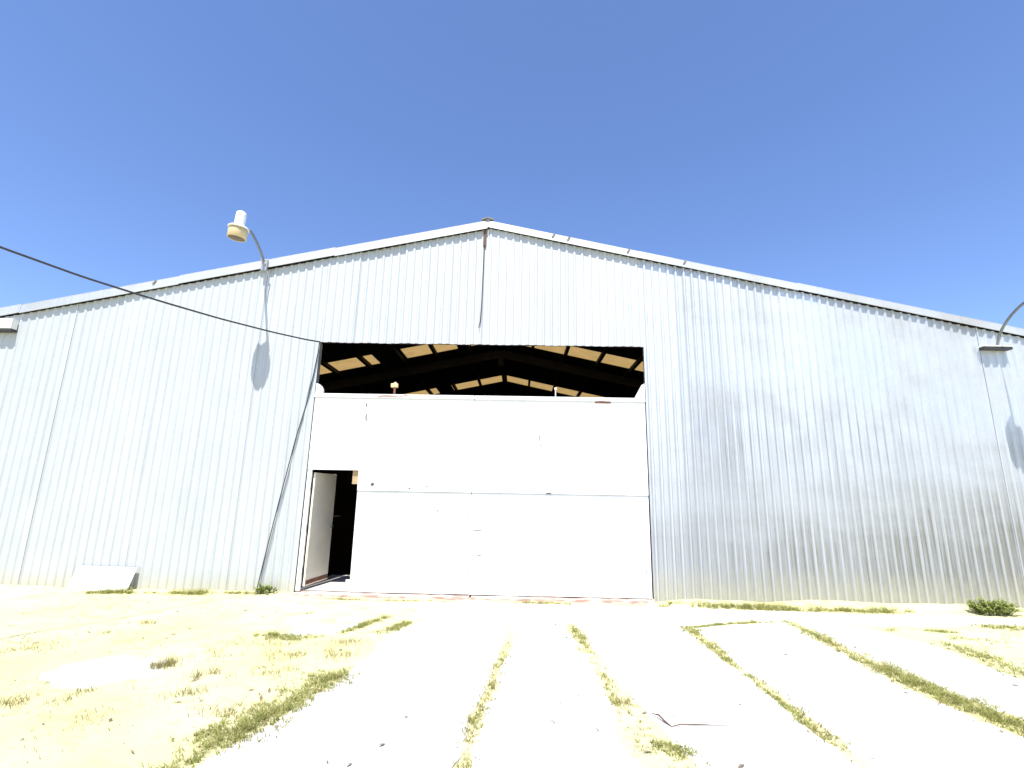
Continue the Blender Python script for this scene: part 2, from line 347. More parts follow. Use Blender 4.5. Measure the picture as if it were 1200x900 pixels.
for i, (nm, poly, zt) in enumerate(SLABS):
    pts = []
    for k in range(len(poly)):
        a, b = Vector(poly[k]), Vector(poly[(k+1) % len(poly)]); L = (b-a).length; ns = max(1, int(L/.07)); nrm = Vector((b.y-a.y, a.x-b.x)).normalized()
        for q in range(ns):
            p_ = a.lerp(b, q/ns); p_ = p_ + nrm*(.035*nz(p_.x,p_.y,i,2.5,4)+.022*nz(p_.x,p_.y,i,9,5)); pts.append(p_)
    s = MB(); nn = len(pts)
    s.add([(p_.x,p_.y,zt) for p_ in pts]+[(p_.x,p_.y,zt-.12) for p_ in pts], [list(range(nn))]+[(k, nn+k, nn+(k+1)%nn, (k+1)%nn) for k in range(nn)])
    o = s.build('concrete_pavement', M['concrete']); o['kind'] = 'structure'
    bevel(o, .008, 2)

# ------------------------------------------------------------------ warehouse
W = tag(empty('warehouse', (XR, 0, 0)), 'large gabled corrugated zinc warehouse with tall white gate and small open door', 'warehouse')
PITCH, RIB = .146, .030
def corr(x0, x1, zb, zt, mbx, seed, RIB=.018):
    """corrugated sheets, ribs towards the viewer (-y)"""
    SH = 6*PITCH; k = math.floor((x0-.584)/SH)
    while k*SH+.584 < x1:
        a, b = max(x0, k*SH+.584), min(x1, k*SH+SH+.604); rnd = random.Random(k*31+seed)
        yo = rnd.uniform(-.004, .002) - .007*(k % 2); tilt = rnd.uniform(-.004, .004)
        px = []
        q = math.floor(a/PITCH)
        while q*PITCH < b:
            for dx, dy in ((0, -RIB), (.026, -RIB), (.048, 0), (.124, 0)):
                x = q*PITCH+dx
                if a-1e-6 <= x <= b: px.append((x, dy))
            q += 1
        def yat(x):
            u = (x/PITCH % 1)*PITCH
            if u <= .026: return -RIB
            if u <= .048: return -RIB*(1-(u-.026)/.022)
            if u <= .124: return 0
            return -RIB*(u-.124)/.022
        if not px or px[0][0] > a+1e-4: px.insert(0, (a, yat(a)))
        if px[-1][0] < b-1e-4: px.append((b, yat(b)))
        if b-a < .03: k += 1; continue
        rows = 12; vs_, fs = [], []
        for r in range(rows+1):
            for (x, dy) in px:
                z0, z1 = zb(x), zt(x); z = z0+(z1-z0)*r/rows
                y = dy + yo + tilt*(r/rows) + .0045*nz(x, z, 0, .8, seed+3) + .0025*nz(x, z, 0, 2.7, seed+4)
                vs_.append((x, y, z))
        npx = len(px)
        for r in range(rows):
            for i in range(npx-1): fs.append((r*npx+i, r*npx+i+1, (r+1)*npx+i+1, (r+1)*npx+i))
        mbx.add(vs_, fs)
        k += 1
ZT = 4.35
top = lambda x: rake(x)-(.160 if x < XR else .131)
c = MB(); corr(XW, -.012, lambda x: -.02, top, c, 1); w1 = c.build('wall_cladding', M['zinc_pale'], W); w1['label'] = 'pale clean corrugated wall left of the gate'
c = MB(); corr(-.010, 2.9695, lambda x: ZT+.004*math.sin(x*9), top, c, 2); w2 = c.build('gable_cladding', M['zinc_pale'], W)
c = MB(); corr(2.972, 5.930, lambda x: ZT+.004*math.sin(x*7), top, c, 3); w3 = c.build('gable_cladding', M['zinc_pale'], W)
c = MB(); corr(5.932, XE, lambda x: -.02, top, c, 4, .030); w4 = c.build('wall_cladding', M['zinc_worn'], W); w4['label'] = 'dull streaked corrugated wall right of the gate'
# sides, back, inner floor
for x in (XW, XE):
    b = MB(); b.box(x-.02, x+.02, .03, 42, -.05, rake(x)-.03); b.build('side_wall', M['dark_steel'], W)
b = MB(); b.prism_xz([(XW+.03,-.05),(XE-.03,-.05),(XE-.03,rake(XE)-.06),(XR,ZR-.06),(XW+.03,rake(XW)-.06)], 41.9, 41.98); b.build('rear_wall', M['dark_steel'], W)
b = MB(); b.box(XW+.015, XE-.015, .06, 41.95, -.10, .045); b.build('floor', M['inner_floor'], W)
b = MB(); b.box(.0, 5.93, .064, 1.7, -.02, .052); b.build('sun_patch_slab', M['concrete'], W)  # pale slab added so the sunlit patch inside the door stays bright
# roof: opaque bands, fibreglass strips between the purlins
def slope_box(mbx, xa, xb, y0, y1, t0, t1):
    mbx.hexa([(xa,y0,rake(xa)-t0),(xb,y0,rake(xb)-t0),(xb,y1,rake(xb)-t0),(xa,y1,rake(xa)-t0),
              (xa,y0,rake(xa)-t1),(xb,y0,rake(xb)-t1),(xb,y1,rake(xb)-t1),(xa,y1,rake(xa)-t1)])
STR = [(6.45,7.50),(12.50,13.62),(18.6,19.65),(24.6,25.65),(30.6,31.65)]
for side in (-1, 1):
    xe = XW-.05 if side < 0 else XE+.05; xa, xb = (xe, XR) if side < 0 else (XR, xe)
    r = MB(); y0 = .0
    for (a, b_) in STR+[(42.1, 0)]:
        slope_box(r, xa, xb, y0, a, .03, .012); y0 = b_
    blank = {0: [(-1.03,-.13),(1.57,2.02),(-9.7,-4.6)] if side < 0 else [(9.7,15.7)], 1: [(-9.7,-3.5),(.05,.7)] if side < 0 else [(7.5,15.7)]}
    for si, (a, b_) in enumerate(STR):
        for (u, v) in blank.get(si, []): slope_box(r, max(u, xa), min(v, xb), a+.002, b_-.002, .03, .012)
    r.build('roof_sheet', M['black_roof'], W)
    for si, (a, b_) in enumerate(STR):
        edges = [XR + side*(1.09*i) for i in range(0, 12)]
        for i in range(11):
            u, v = sorted((edges[i], edges[i+1])); u, v = max(u, xa), min(v, xb)
            segs = [(u, v)]
            for (p0, p1) in blank.get(si, []):
                segs = [q for (s0, s1) in segs for q in ([(s0, min(s1, p0))] if s0 < p0 else []) + ([(max(s0, p1), s1)] if s1 > p1 else [])]
            for (s0, s1) in segs:
                if s1-s0 < .08: continue
                t = MB(); ny = 28; vs_ = []
                for j in range(ny+1):
                    y = a-.03+(b_-a+.06)*j/ny; d = .010*math.sin(j*math.pi/2)
                    vs_ += [(s0+.003, y, rake(s0+.003)-.024+d), (s1-.003, y, rake(s1-.003)-.024+d)]
                t.add(vs_, [(2*j, 2*j+1, 2*j+3, 2*j+2) for j in range(ny)])
                t.build('skylight_panel', M['fibreglass'], W)
for side in (-1, 1):
    for i in range(0, 12):
        x = XR + side*(1.09*i if i else .06)
        if not XW+.1 < x < XE-.1: continue
        q = MB(); q.hexa([(x-.045,.08,rake(x-.045)-.16),(x+.045,.08,rake(x+.045)-.16),(x+.045,41.8,rake(x+.045)-.16),(x-.045,41.8,rake(x-.045)-.16),
                          (x-.045,.08,rake(x-.045)-.037),(x+.045,.08,rake(x+.045)-.037),(x+.045,41.8,rake(x+.045)-.037),(x-.045,41.8,rake(x-.045)-.037)])
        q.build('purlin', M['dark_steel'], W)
for y in (.35, 8.2, 15.6, 22.6, 29.4, 36.4):
    q = MB()
    for side in (-1, 1):
        xe = XW+.3 if side < 0 else XE-.3; a, b_ = sorted((XR, xe)); slope_box(q, a, b_, y-.07, y+.07, .46, .165)
        q.box(xe-.12, xe+.12, y-.08, y+.08, .05, rake(xe)-.2)
    q.box(XR-.09, XR+.09, y-.09, y+.09, ZR-.75, ZR-.2)
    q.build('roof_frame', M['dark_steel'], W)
# girt behind the gable's foot, jamb posts, ties
b = MB(); b.box(-.3, 6.25, .03, .10, ZT+.02, ZT+.11); b.build('girt', M['brown_steel'], W)
for (x0, x1) in ((-.11,-.016),(5.945,6.05)):
    b = MB(); b.box(x0, x1, .012, .12, 0, ZT); b.build('jamb_post', M['galv'], W)
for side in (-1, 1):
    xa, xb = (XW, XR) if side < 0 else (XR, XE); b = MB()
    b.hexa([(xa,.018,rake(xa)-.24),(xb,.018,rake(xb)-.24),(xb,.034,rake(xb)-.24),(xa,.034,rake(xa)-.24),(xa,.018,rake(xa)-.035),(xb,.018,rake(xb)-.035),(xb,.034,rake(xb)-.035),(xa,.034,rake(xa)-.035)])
    b.build('shade_strip', M['dark_steel'], W)  # dark strip added to deepen the shade line under the trim
# barge trim along both rakes, in lengths that do not quite line up
for side in (-1, 1):
    b = MB(); x = XR + side*.004; i = 0; xe = XW-.06 if side < 0 else XE+.06
    while (xe-x)*side > 0:
        L = min(2.9, abs(xe-x)); x2 = x + side*L; dz = random.Random(i*7+side).uniform(-.010,.010); dy = -.004*(i % 2)
        lean = .02 if side < 0 else 0
        h = .158 if side < 0 else .130
        u, v = sorted((x, x2 + side*.0))
        yb, yf = -.050+dy, -.066+dy
        b.hexa([(u,yf-.012,rake(u)-h+dz),(v,yf-.012,rake(v)-h+dz),(v,yb-.012,rake(v)-h+dz),(u,yb-.012,rake(u)-h+dz),
                (u,yf,rake(u)+dz),(v,yf,rake(v)+dz),(v,yb,rake(v)+dz),(u,yb,rake(u)+dz)])
        b.hexa([(u,yf,rake(u)+dz+.001),(v,yf,rake(v)+dz+.001),(v,.16,rake(v)+dz+.001),(u,.16,rake(u)+dz+.001),
                (u,yf,rake(u)+dz+.013),(v,yf,rake(v)+dz+.013),(v,.16,rake(v)+dz+.013),(u,.16,rake(u)+dz+.013)])
        x = x2; i += 1
    bt = b.build('barge_trim', M['zinc_trim'], W)
    for xs_ in ((4.28, 4.57, 5.70, 6.75) if side > 0 else (-3.25,)):
        s = MB(); zz = rake(xs_); w_ = .016
        s.hexa([(xs_-w_-.02,-.090,zz-.07),(xs_+w_-.02,-.090,zz-.07),(xs_+w_-.02,-.080,zz-.07),(xs_-w_-.02,-.080,zz-.07),
                (xs_-w_+.02,-.080,zz+.006),(xs_+w_+.02,-.080,zz+.006),(xs_+w_+.02,-.071,zz+.006),(xs_-w_+.02,-.071,zz+.006)])
        s.build('strap', M['old_timber'], bt)
b = MB(); b.tube([(XR-.13,-.055,ZR+.015),(XR,-.085,ZR+.045),(XR+.12,-.055,ZR+.015)], .02, 6); b.box(XR-.1,XR+.1,-.05,42,ZR+.0,ZR+.03); b.build('ridge_cap', M['old_timber'], W)
b = MB(); b.box(2.935, 2.995, -.034, -.008, 6.30, ZR-.165); b.build('ridge_post', M['brown_steel'], W)
b = MB(); b.box(2.86, 3.07, .045, .10, ZT+.12, 6.62); b.build('gable_post', M['dark_steel'], W)
b = MB(); b.tube([(2.958,-.046,6.32),(2.952,-.05,5.7),(2.945,-.05,5.1),(2.93,-.048,4.78),(2.905,-.05,4.66)], .008, 6); b.build('loose_wire', M['dark_steel'], W)

# ---- the white gate
ZP = 3.385
def leaf(polys, xa, xb, lab):
    e = MB()
    for poly, y0, y1 in polys: e.prism_xz(poly, y0, y1)
    o = e.build('gate_leaf', M['gate'], W); o['label'] = lab
    r = MB(); r.box(xa, xb, -.050, .03, 3.315, ZP); bevel(r.build('top_rail', M['gate'], o), .005)
    return o
GL = leaf([([(.012,2.035),(.905,2.035),(.905,1.692),(2.872,1.692),(2.872,3.312),(.012,3.312)], -.034, .0),
           ([(.905,.050),(2.872,.050),(2.872,1.682),(.905,1.682)], -.016, .01),
           ([(.012,.05),(.085,.05),(.085,2.030),(.012,2.030)], -.026, .02)], .0, 2.872, 'left half of the white gate with the small door in it')
GR = leaf([([(2.880,1.692),(5.905,1.692),(5.905,3.312),(2.880,3.312)], -.032, .0),
           ([(2.880,.046),(5.905,.046),(5.905,1.682),(2.880,1.682)], -.014, .01)], 2.880, 5.912, 'plain right half of the white gate')
for gl, x0, x1 in ((GL, .91, 2.87), (GR, 2.885, 5.90)):
    b = MB(); b.box(x0, x1, .003, .04, 1.66, 1.72); b.build('middle_rail', M['galv'], gl)
b = MB(); b.box(5.02, 5.30, -.040, -.033, 3.285, 3.310); b.build('rust_plate', M['rust'], GR)
for (px_, t) in ((1.425, 0), (4.322, 1)):
    gl = GL if t == 0 else GR; b = MB(); b.tube([(px_,-.01,ZP),(px_,-.01,ZP+.17)], .010 if t else .022, 8)
    b.build('stub', M['white_paint' if t else 'rust'], gl)
    b = MB()
    if t == 0:
        b.box(px_-.070, px_+.060, -.04, .03, ZP+.13, ZP+.205); b.box(px_-.02, px_+.03, -.03, .02, ZP+.205, ZP+.23)
        bevel(b.build('lamp_holder', M['tan_plastic'], gl), .012)
    else:
        b.lathe([(0,.0),(.022,.0),(.026,.02),(.016,.045),(0,.05)], Matrix.Translation((px_,-.01,ZP+.13)), 10)
        b.build('insulator', M['white_paint'], gl)
# corner gussets holding the gate at the jambs
b = MB(); b.prism_xz([(.012,ZP+.005),(.15,ZP+.005),(.145,ZP+.07),(.11,ZP+.13),(.06,ZP+.17),(.012,ZP+.185)], -.045, .005); b.build('corner_guide', M['white_paint'], W)
b = MB(); b.prism_xz([(5.73,ZP+.005),(5.908,ZP+.005),(5.908,ZP+.27),(5.86,ZP+.24)], -.045, .005); b.build('corner_guide', M['white_paint'], W)
# small door standing open inwards
hx, hy = .100, .035; ang = math.radians(6.5)
d = Vector((math.sin(ang), math.cos(ang), 0)); nrm = Vector((d.y, -d.x, 0))
def dbox(mbx, s0, s1, t0, t1, z0, z1):
    o = Vector((hx, hy, 0)); c_ = [o+d*s+nrm*t for s, t in ((s0,t0),(s0,t1),(s1,t1),(s1,t0))]
    mbx.hexa([(p_.x,p_.y,z0) for p_ in c_]+[(p_.x,p_.y,z1) for p_ in c_])
b = MB(); dbox(b, .0, .80, 0, .035, .11, 1.985); WD = bevel(b.build('small_door', M['cream'], W), .004); WD['label'] = 'small cream door in the gate standing open inwards'
b = MB(); dbox(b, .02, .78, .0352, .041, .135, .20); b.build('kick_strip', M['rust'], WD)
b = MB(); dbox(b, .70, .73, .0352, .075, 1.02, 1.06); dbox(b, .62, .73, .0755, .095, 1.03, 1.05); b.build('handle', M['galv'], WD)
for z in (.35, 1.05, 1.75):
    b = MB(); b.tube([(hx-.008,hy-.02,z-.06),(hx-.008,hy-.02,z+.06)], .012, 8); b.build('hinge', M['dark_steel'], WD)
b = MB(); b.box(.792, .895, .012, .030, 1.80, 2.034); b.build('head_block', M['wood'], GL)
b = MB(); b.box(.825, .905, .012, .035, .20, .235); b.build('latch_keep', M['white_paint'], GL)
s = MB()
for (x0, x1) in ((.02, 2.90), (2.93, 5.93)):
    nseg = 26; pts = []
    for i in range(nseg):
        a, b_ = x0+(x1-x0)*i/nseg, x0+(x1-x0)*(i+1)/nseg
        f0 = -.125-.02*nz(a,0,0,3,6); t0 = .040+.012*nz(a,1,0,4,7); f1 = -.125-.02*nz(b_,0,0,3,6); t1 = .040+.012*nz(b_,1,0,4,7)
        s.hexa([(a,f0,-.06),(b_,f1,-.06),(b_,.05,-.06),(a,.05,-.06),(a,f0+.01,t0-.02),(b_,f1+.01,t1-.02),(b_,.05,t1),(a,.05,t0)])
s.build('door_sill', M['sill'], W)

# ------------------------------------------------------------------ outdoor lamps on the wall
def lamp(name, label, path, head, tilt, bracket, roof_mount=False):
    t = tag(empty(name, (bracket[0], 0, bracket[2])), label, 'lamp', 'dusk lamps on curved arms along the gable wall')
    # smooth arm
    P = [Vector(p_) for p_ in path]; pts = []
    for i in range(len(P)-1):
        p0, p1, p2, p3 = P[max(i-1,0)], P[i], P[i+1], P[min(i+2,len(P)-1)]
        for k in range(6):
            u = k/6; pts.append(.5*((2*p1)+(-p0+p2)*u+(2*p0-5*p1+4*p2-p3)*u*u+(-p0+3*p1-3*p2+p3)*u**3))
    pts.append(P[-1])
    b = MB(); b.tube(pts, .022, 10); b.build('arm', M['arm'], t)
    H = Vector(head); Mx = Matrix.Translation(H) @ Matrix.Rotation(tilt[1], 4, 'Y') @ Matrix.Rotation(tilt[0], 4, 'X')
    b = MB(); b.lathe([(0,.30),(.030,.298),(.062,.280),(.080,.262),(.083,.22),(.085,.06),(.088,.03),(.105,.012),(.105,.0)], Mx); b.build('housing', M['white_paint'], t)
    b = MB(); b.lathe([(.10,.012),(.150,.004),(.168,-.012),(.170,-.030),(.160,-.032),(.10,-.02)], Mx); b.build('rim', M['white_paint'], t)
    b = MB(); b.lathe([(.135,-.020),(.138,-.042),(.152,-.045),(.154,-.10),(.153,-.195),(.146,-.206),(.136,-.206),(.138,-.196),(.14,-.05),(.05,-.046)], Mx)
    b.build('lamp_shade', M['tan_plastic'], t)
    b = MB(); b.lathe([(.1365,-.196),(.10,-.200),(.05,-.203),(0,-.204)], Mx); b.build('lens', M['drum_dark'], t)  # dark disc added for the shaded hollow of the drum
    if roof_mount:
        x, y, z = bracket; b = MB(); b.box(x-.06, x+.05, -.130, -.081, z-.13, z+.10); b.box(x-.075, x-.045, -.14, -.10, z+.06, z+.15); b.box(x-.03,x+.035,-.15,-.125,z-.02,z+.03)
        bevel(b.build('bracket', M['galv'], t), .006)
        b = MB(); b.tube([(x-.01,-.11,z-.05),(x+.06,-.10,z-.14),(x+.085,-.06,z-.24),(x+.07,-.05,z-.40),(x+.075,-.05,z-.62)], .010, 6); b.build('supply_wire', M['galv'], t)
    else:
        x, y, z = bracket; w_, h_ = y, (.19 if x < 0 else .018)
        b = MB(); b.box(x-w_, x+w_, -.150, -.036, z, z+.05); bevel(b.build('shade_ledge', M['rubber'], t), .006)  # black slab: the bracket's underside shade put into its colour
        b = MB(); b.box(x-w_-.02, x+w_-.01, -.157, -.036, z+.051, z+.051+h_); bevel(b.build('bracket', M['white_paint'], t), .004)
    return t
lamp('wall_lamp', 'white dusk lamp with yellowed shade standing above the roof edge',
     [(-1.18,-.10,5.80),(-1.20,-.22,5.98),(-1.20,-.45,6.12),(-1.16,-.72,6.16),(-1.10,-.90,6.10)], (-1.225,-1.0,6.10), (math.radians(3), math.radians(5)), (-1.18, 0, 5.84), True)
lamp('wall_lamp', 'grey curved lamp arm on a bracket with its underside shade painted black, high on the wall at right edge',
     [(12.23,-.09,4.38),(12.24,-.18,4.62),(12.24,-.38,4.83),(12.22,-.66,4.98),(12.18,-.95,5.03)], (12.13,-1.06,4.98), (math.radians(3), math.radians(-4)), (12.205, .25, 4.355))
lamp('wall_lamp', 'lamp bracket with white plate high on the wall at far left edge',
     [(-5.98,-.09,4.46),(-6.02,-.18,4.66),(-6.10,-.38,4.84),(-6.22,-.66,4.98),(-6.36,-.95,5.03)], (-6.45,-1.06,4.98), (math.radians(3), math.radians(5)), (-5.99, .30, 4.44))

# ------------------------------------------------------------------ overhead cable and the strand along its shadow
P = []
CP = [(0,4.345),(.28,4.298),(.9,4.228),(1.7,4.165),(2.36,4.138),(2.75,4.128),(3.25,4.123),(3.95,4.156),(5,4.24),(7,4.52),(10,5.05),(14,5.9)]
for i in range(len(CP)-1):
    (d0, z0), (d1, z1) = CP[i], CP[i+1]
    for k in range(6): d_ = d0+(d1-d0)*k/6; P.append((-.49*d_-.004, -d_-.05, z0+(z1-z0)*k/6))
P = [P[0]]+[tuple(sum(P[j][c_] for j in (i-1,i,i+1))/3 for c_ in range(3)) for i in range(1, len(P)-1)]+[P[-1]]
o = MB(); o.tube(P, .0135, 8); tag(o.build('overhead_cable', M['rubber'], origin=(0,-.05,4.345)), 'black overhead cable sagging from upper left sky down to the gate corner', 'cable')
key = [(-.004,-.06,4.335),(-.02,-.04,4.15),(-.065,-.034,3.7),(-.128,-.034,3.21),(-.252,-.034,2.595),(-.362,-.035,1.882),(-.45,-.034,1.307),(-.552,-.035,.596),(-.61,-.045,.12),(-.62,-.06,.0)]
o = MB(); o.tube(key, .0085, 8); tag(o.build('shadow_strand', M['rubber'], origin=(-.6,-.06,0)), 'thin dark strand added along the overhead cable shadow, just left of the gate', 'cable')  # dark strand laid along the overhead cable's shadow to strengthen it

# ------------------------------------------------------------------ leaning board
def lean_board():
    b = MB(); x0, x1, zt = -3.66, -2.66, .375; yb, yt, th = -.20, -.048, .014
    b.hexa([(x0-.03,yb,-.0),(x1-.02,yb,-.0),(x1-.02,yb+th,.004),(x0-.03,yb+th,.004),(x0,yt-th,zt),(x1,yt-th,zt-.01),(x1,yt,zt-.006),(x0,yt,zt+.004)])
    return bevel(b.build('leaning_board', M['board'], origin=((x0+x1)/2, yb, 0)), .003)
tag(lean_board(), 'low white board leaning against the foot of the left wall', 'board')

# ------------------------------------------------------------------ plants
def surf(x, y):
    for nm, poly, zt in SLABS:
        if pip(x, y, poly): return max(zt, ground_z(x, y))
    return ground_z(x, y)
def blade(mbx, x, y, z, h, w, rnd, lean=.5):
    a = rnd.uniform(0, 2*math.pi); dx, dy = math.cos(a), math.sin(a); f = rnd.uniform(0, 2*math.pi); fx, fy = math.cos(f)*w/2, math.sin(f)*w/2
    l1, l2 = h*lean*rnd.uniform(.1,.5), h*lean*rnd.uniform(.5,1.4); z2 = z+h*rnd.uniform(.75,1)
    mbx.add([(x-fx,y-fy,z-.01),(x+fx,y+fy,z-.01),(x+dx*l1+fx*.8,y+dy*l1+fy*.8,z+h*.55),(x+dx*l1-fx*.8,y+dy*l1-fy*.8,z+h*.55),(x+dx*l2,y+dy*l2,z2)],
            [(0,1,2,3),(3,2,4)])
def strip(mbx, pts, width, n, h, seed, clump=.5, w=(.004,.008), lean=.7):
    """grass along a polyline: pts (x, y, width factor), thinning out where the noise says so"""
    rnd = random.Random(seed); seg = [(Vector(pts[i][:2]), Vector(pts[i+1][:2]), pts[i][2], pts[i+1][2]) for i in range(len(pts)-1)]
    Ls = [(b-a).length*(wa+wb+.05) for a, b, wa, wb in seg]; tot = sum(Ls); done = 0; tries = 0
    while done < n and tries < n*8:
        tries += 1; r = rnd.uniform(0, tot); i = 0
        while r > Ls[i] and i < len(Ls)-1: r -= Ls[i]; i += 1
        a, b, wa, wb = seg[i]; u = rnd.random(); wf = wa+(wb-wa)*u; pq = a.lerp(b, u)
        s = rnd.gauss(0, .33); q = Vector((b.y-a.y, a.x-b.x)).normalized()
        x, y = pq.x+q.x*s*width*wf, pq.y+q.y*s*width*wf
        t_ = (sum(Ls[:i])+Ls[i]*u)/tot
        k = .5+.9*nz(x, y, 0, 1.7, seed)+.55*nz(x, y, 0, 6, seed+1)
        if rnd.random() > (k+1-clump*1.25)*min(1, t_/.13+.03, (1-t_)/.13+.03): continue
        hh = h*rnd.uniform(.45,1.15)*(.5+.6*max(0,min(1,k)))*(.6+.4*min(1,wf))*(1-.4*abs(s))
        for _ in range(rnd.randint(3, 9)):
            bx, by = x+rnd.gauss(0, .014), y+rnd.gauss(0, .012)
            blade(mbx, bx, by, surf_c(bx, by), hh*rnd.uniform(.35,1.1), rnd.uniform(*w), rnd, lean*2.1); done += 1
_sc = {}
def surf_c(x, y):
    k = (round(x*25), round(y*25))
    if k not in _sc: _sc[k] = surf(k[0]/25, k[1]/25)
    return _sc[k]
def grass(label, specs, m='grass'):
    b = MB()
    for sp in specs: strip(b, *sp)
    o = b.build('grass', M[m]); tag(o, label, 'grass', kind='stuff'); return o
grass('long green grass along the left edge of the pale concrete', [
    ([(2.10,-3.4,.1),(2.06,-3.75,.7),(2.0,-4.1,1.0),(1.9,-4.4,.9),(1.80,-4.8,.7),(1.70,-5.2,.7),(1.58,-5.7,.7)], .27, 2300, .11, 11, .62),
    ([(2.0,-3.4,.3),(1.85,-3.8,.9),(1.72,-4.2,.8),(1.62,-4.6,.6),(1.5,-5.2,.4)], .34, 800, .07, 12, .8)])
grass('thin grass in the joint left of the gate centre', [
    ([(3.585,-2.5,.2),(3.57,-2.8,.6),(3.50,-3.4,1),(3.44,-4.0,1.1),(3.38,-4.6,.9),(3.33,-5.3,1),(3.25,-6,.9)], .13, 650, .055, 13, .75)])
grass('patchy grass in the joint right of the gate centre', [
    ([(4.40,-1.62,.4),(4.42,-2.0,1),(4.46,-2.5,.9),(4.50,-3.0,.5)], .14, 620, .06, 14, .65),
    ([(4.52,-3.4,.3),(4.50,-4.0,.7),(4.52,-4.5,.8)], .14, 260, .05, 15, .8),
    ([(4.60,-4.90,.6),(4.68,-4.98,1),(4.80,-5.03,.9),(4.88,-5.1,.5)], .20, 420, .05, 16, .7),
    ([(4.66,-5.2,1),(4.75,-5.6,1)], .25, 500, .05, 17, .7)])
grass('narrow line of green grass in the joint on the right', [
    ([(5.92,-1.64,1.6),(5.94,-1.9,1.5),(5.92,-2.1,1.0),(5.91,-2.6,.9),(5.91,-3.6,.8),(5.91,-4.4,.7),(5.9,-5.0,.7)], .14, 1700, .06, 18, .6),
    ([(5.95,-1.68,.8),(6.6,-1.41,.8),(7.2,-1.26,.7),(7.55,-1.21,.6)], .09, 1400, .05, 19, .4)])
grass('broad ribbon of thick grass in the far right joint', [
    ([(7.48,-1.25,.5),(7.45,-1.6,.7),(7.42,-2.1,.9),(7.40,-2.7,1.0),(7.40,-3.2,1.25),(7.42,-3.7,1.4),(7.47,-4.2,1.3),(7.55,-4.8,1.2),(7.6,-5.3,1)], .21, 3500, .09, 20, .55)])
grass('grass growing along the foot of the right wall', [
    ([(6.3,-.36,.5),(6.9,-.40,.6),(7.4,-.42,1.1),(8.1,-.42,1.2),(8.6,-.46,1.0),(9.2,-.5,1.1),(9.8,-.5,.7)], .17, 2400, .14, 21, .45),
    ([(5.95,-.22,.6),(6.5,-.25,.9),(7.0,-.3,.5)], .12, 420, .08, 22, .5)])
grass('grass tufts along the foot of the left wall', [
    ([(-3.25,-.36,.5),(-2.9,-.36,1.2),(-2.45,-.34,1)], .16, 800, .12, 23, .5),
    ([(-2.0,-.25,.7),(-1.6,-.25,1.2),(-1.3,-.24,1)], .14, 650, .12, 24, .5),
    ([(-2.45,-.3,.6),(-2.0,-.3,.5)], .14, 120, .06, 25, .6),
    ([(-1.3,-.22,.6),(-.9,-.2,.8),(-.55,-.2,.6)], .13, 420, .07, 26, .5)])
grass('dry grass along the red sill below the white gate', [
    ([(.55,-.28,.5),(1.1,-.3,1.2),(1.8,-.32,1.3),(2.5,-.33,1.1),(2.88,-.3,.5)], .13, 1000, .055, 27, .6),
    ([(3.2,-.24,.4),(3.8,-.28,1),(4.3,-.33,1.3),(4.6,-.33,.8)], .14, 800, .075, 28, .5),
    ([(5.2,-.2,.4),(5.8,-.2,.5)], .14, 90, .04, 29, .7)], 'straw')
grass('grass around the small left slab near the gate', [
    ([(.62,-2.52,.8),(1.0,-2.62,1.1),(1.45,-2.52,.9)], .20, 900, .09, 30, .55),
    ([(1.55,-2.4,.6),(1.72,-2.0,.9),(1.86,-1.7,.8),(1.98,-1.5,.4)], .15, 800, .075, 31, .5),
    ([(1.95,-2.35,.5),(2.12,-2.2,.9),(2.2,-1.95,.8),(2.28,-1.7,.4)], .16, 800, .07, 32, .5),
    ([(.6,-1.55,.5),(.9,-1.35,.6)], .14, 80, .04, 33, .7)])
grass('grass patches in the sandy ground on the right', [
    ([(8.5,-1.62,.5),(9.0,-1.66,1),(9.4,-1.66,.8)], .16, 520, .055, 34, .6),
    ([(9.85,-1.35,.7),(10.4,-1.40,1.2),(11.2,-1.45,1.3),(12,-1.5,1)], .24, 1600, .085, 35, .5),
    ([(8.72,-2.1,.4),(8.78,-2.5,.9),(8.75,-3.0,1.0),(8.66,-3.4,.9),(8.6,-4,.9)], .26, 1200, .07, 36, .6),
    ([(9.0,-2.0,.5),(9.6,-2.3,.8)], .4, 200, .05, 37, .8)], 'grass')
# dry sparse growth over the sand
grass('dry straw coloured grass in the joints between the slabs', [
    ([(3.585,-2.4,.2),(3.57,-2.8,.6),(3.50,-3.4,1),(3.44,-4.0,1.1),(3.38,-4.6,.9),(3.33,-5.3,1),(3.25,-6,.9)], .14, 750, .05, 51, .7),
    ([(4.40,-1.62,.4),(4.42,-2.0,1),(4.46,-2.5,.9),(4.50,-3.2,.8),(4.52,-4.0,1),(4.56,-4.6,1.2),(4.66,-5.3,1.5)], .16, 700, .045, 52, .75),
    ([(5.92,-1.64,1.2),(5.92,-2.1,1.0),(5.91,-3.6,1),(5.9,-5.2,1)], .15, 700, .05, 53, .7),
    ([(7.45,-1.6,.7),(7.40,-2.7,1.0),(7.42,-3.7,1.4),(7.55,-4.8,1.2)], .26, 1100, .07, 54, .6),
    ([(2.06,-3.6,.7),(1.9,-4.4,1.1),(1.7,-5.2,1)], .38, 1000, .07, 55, .6),
    ([(6.4,-.4,.6),(7.6,-.45,1),(9.6,-.52,1)], .2, 600, .08, 56, .6)], 'straw')
b = MB(); rnd = random.Random(5)
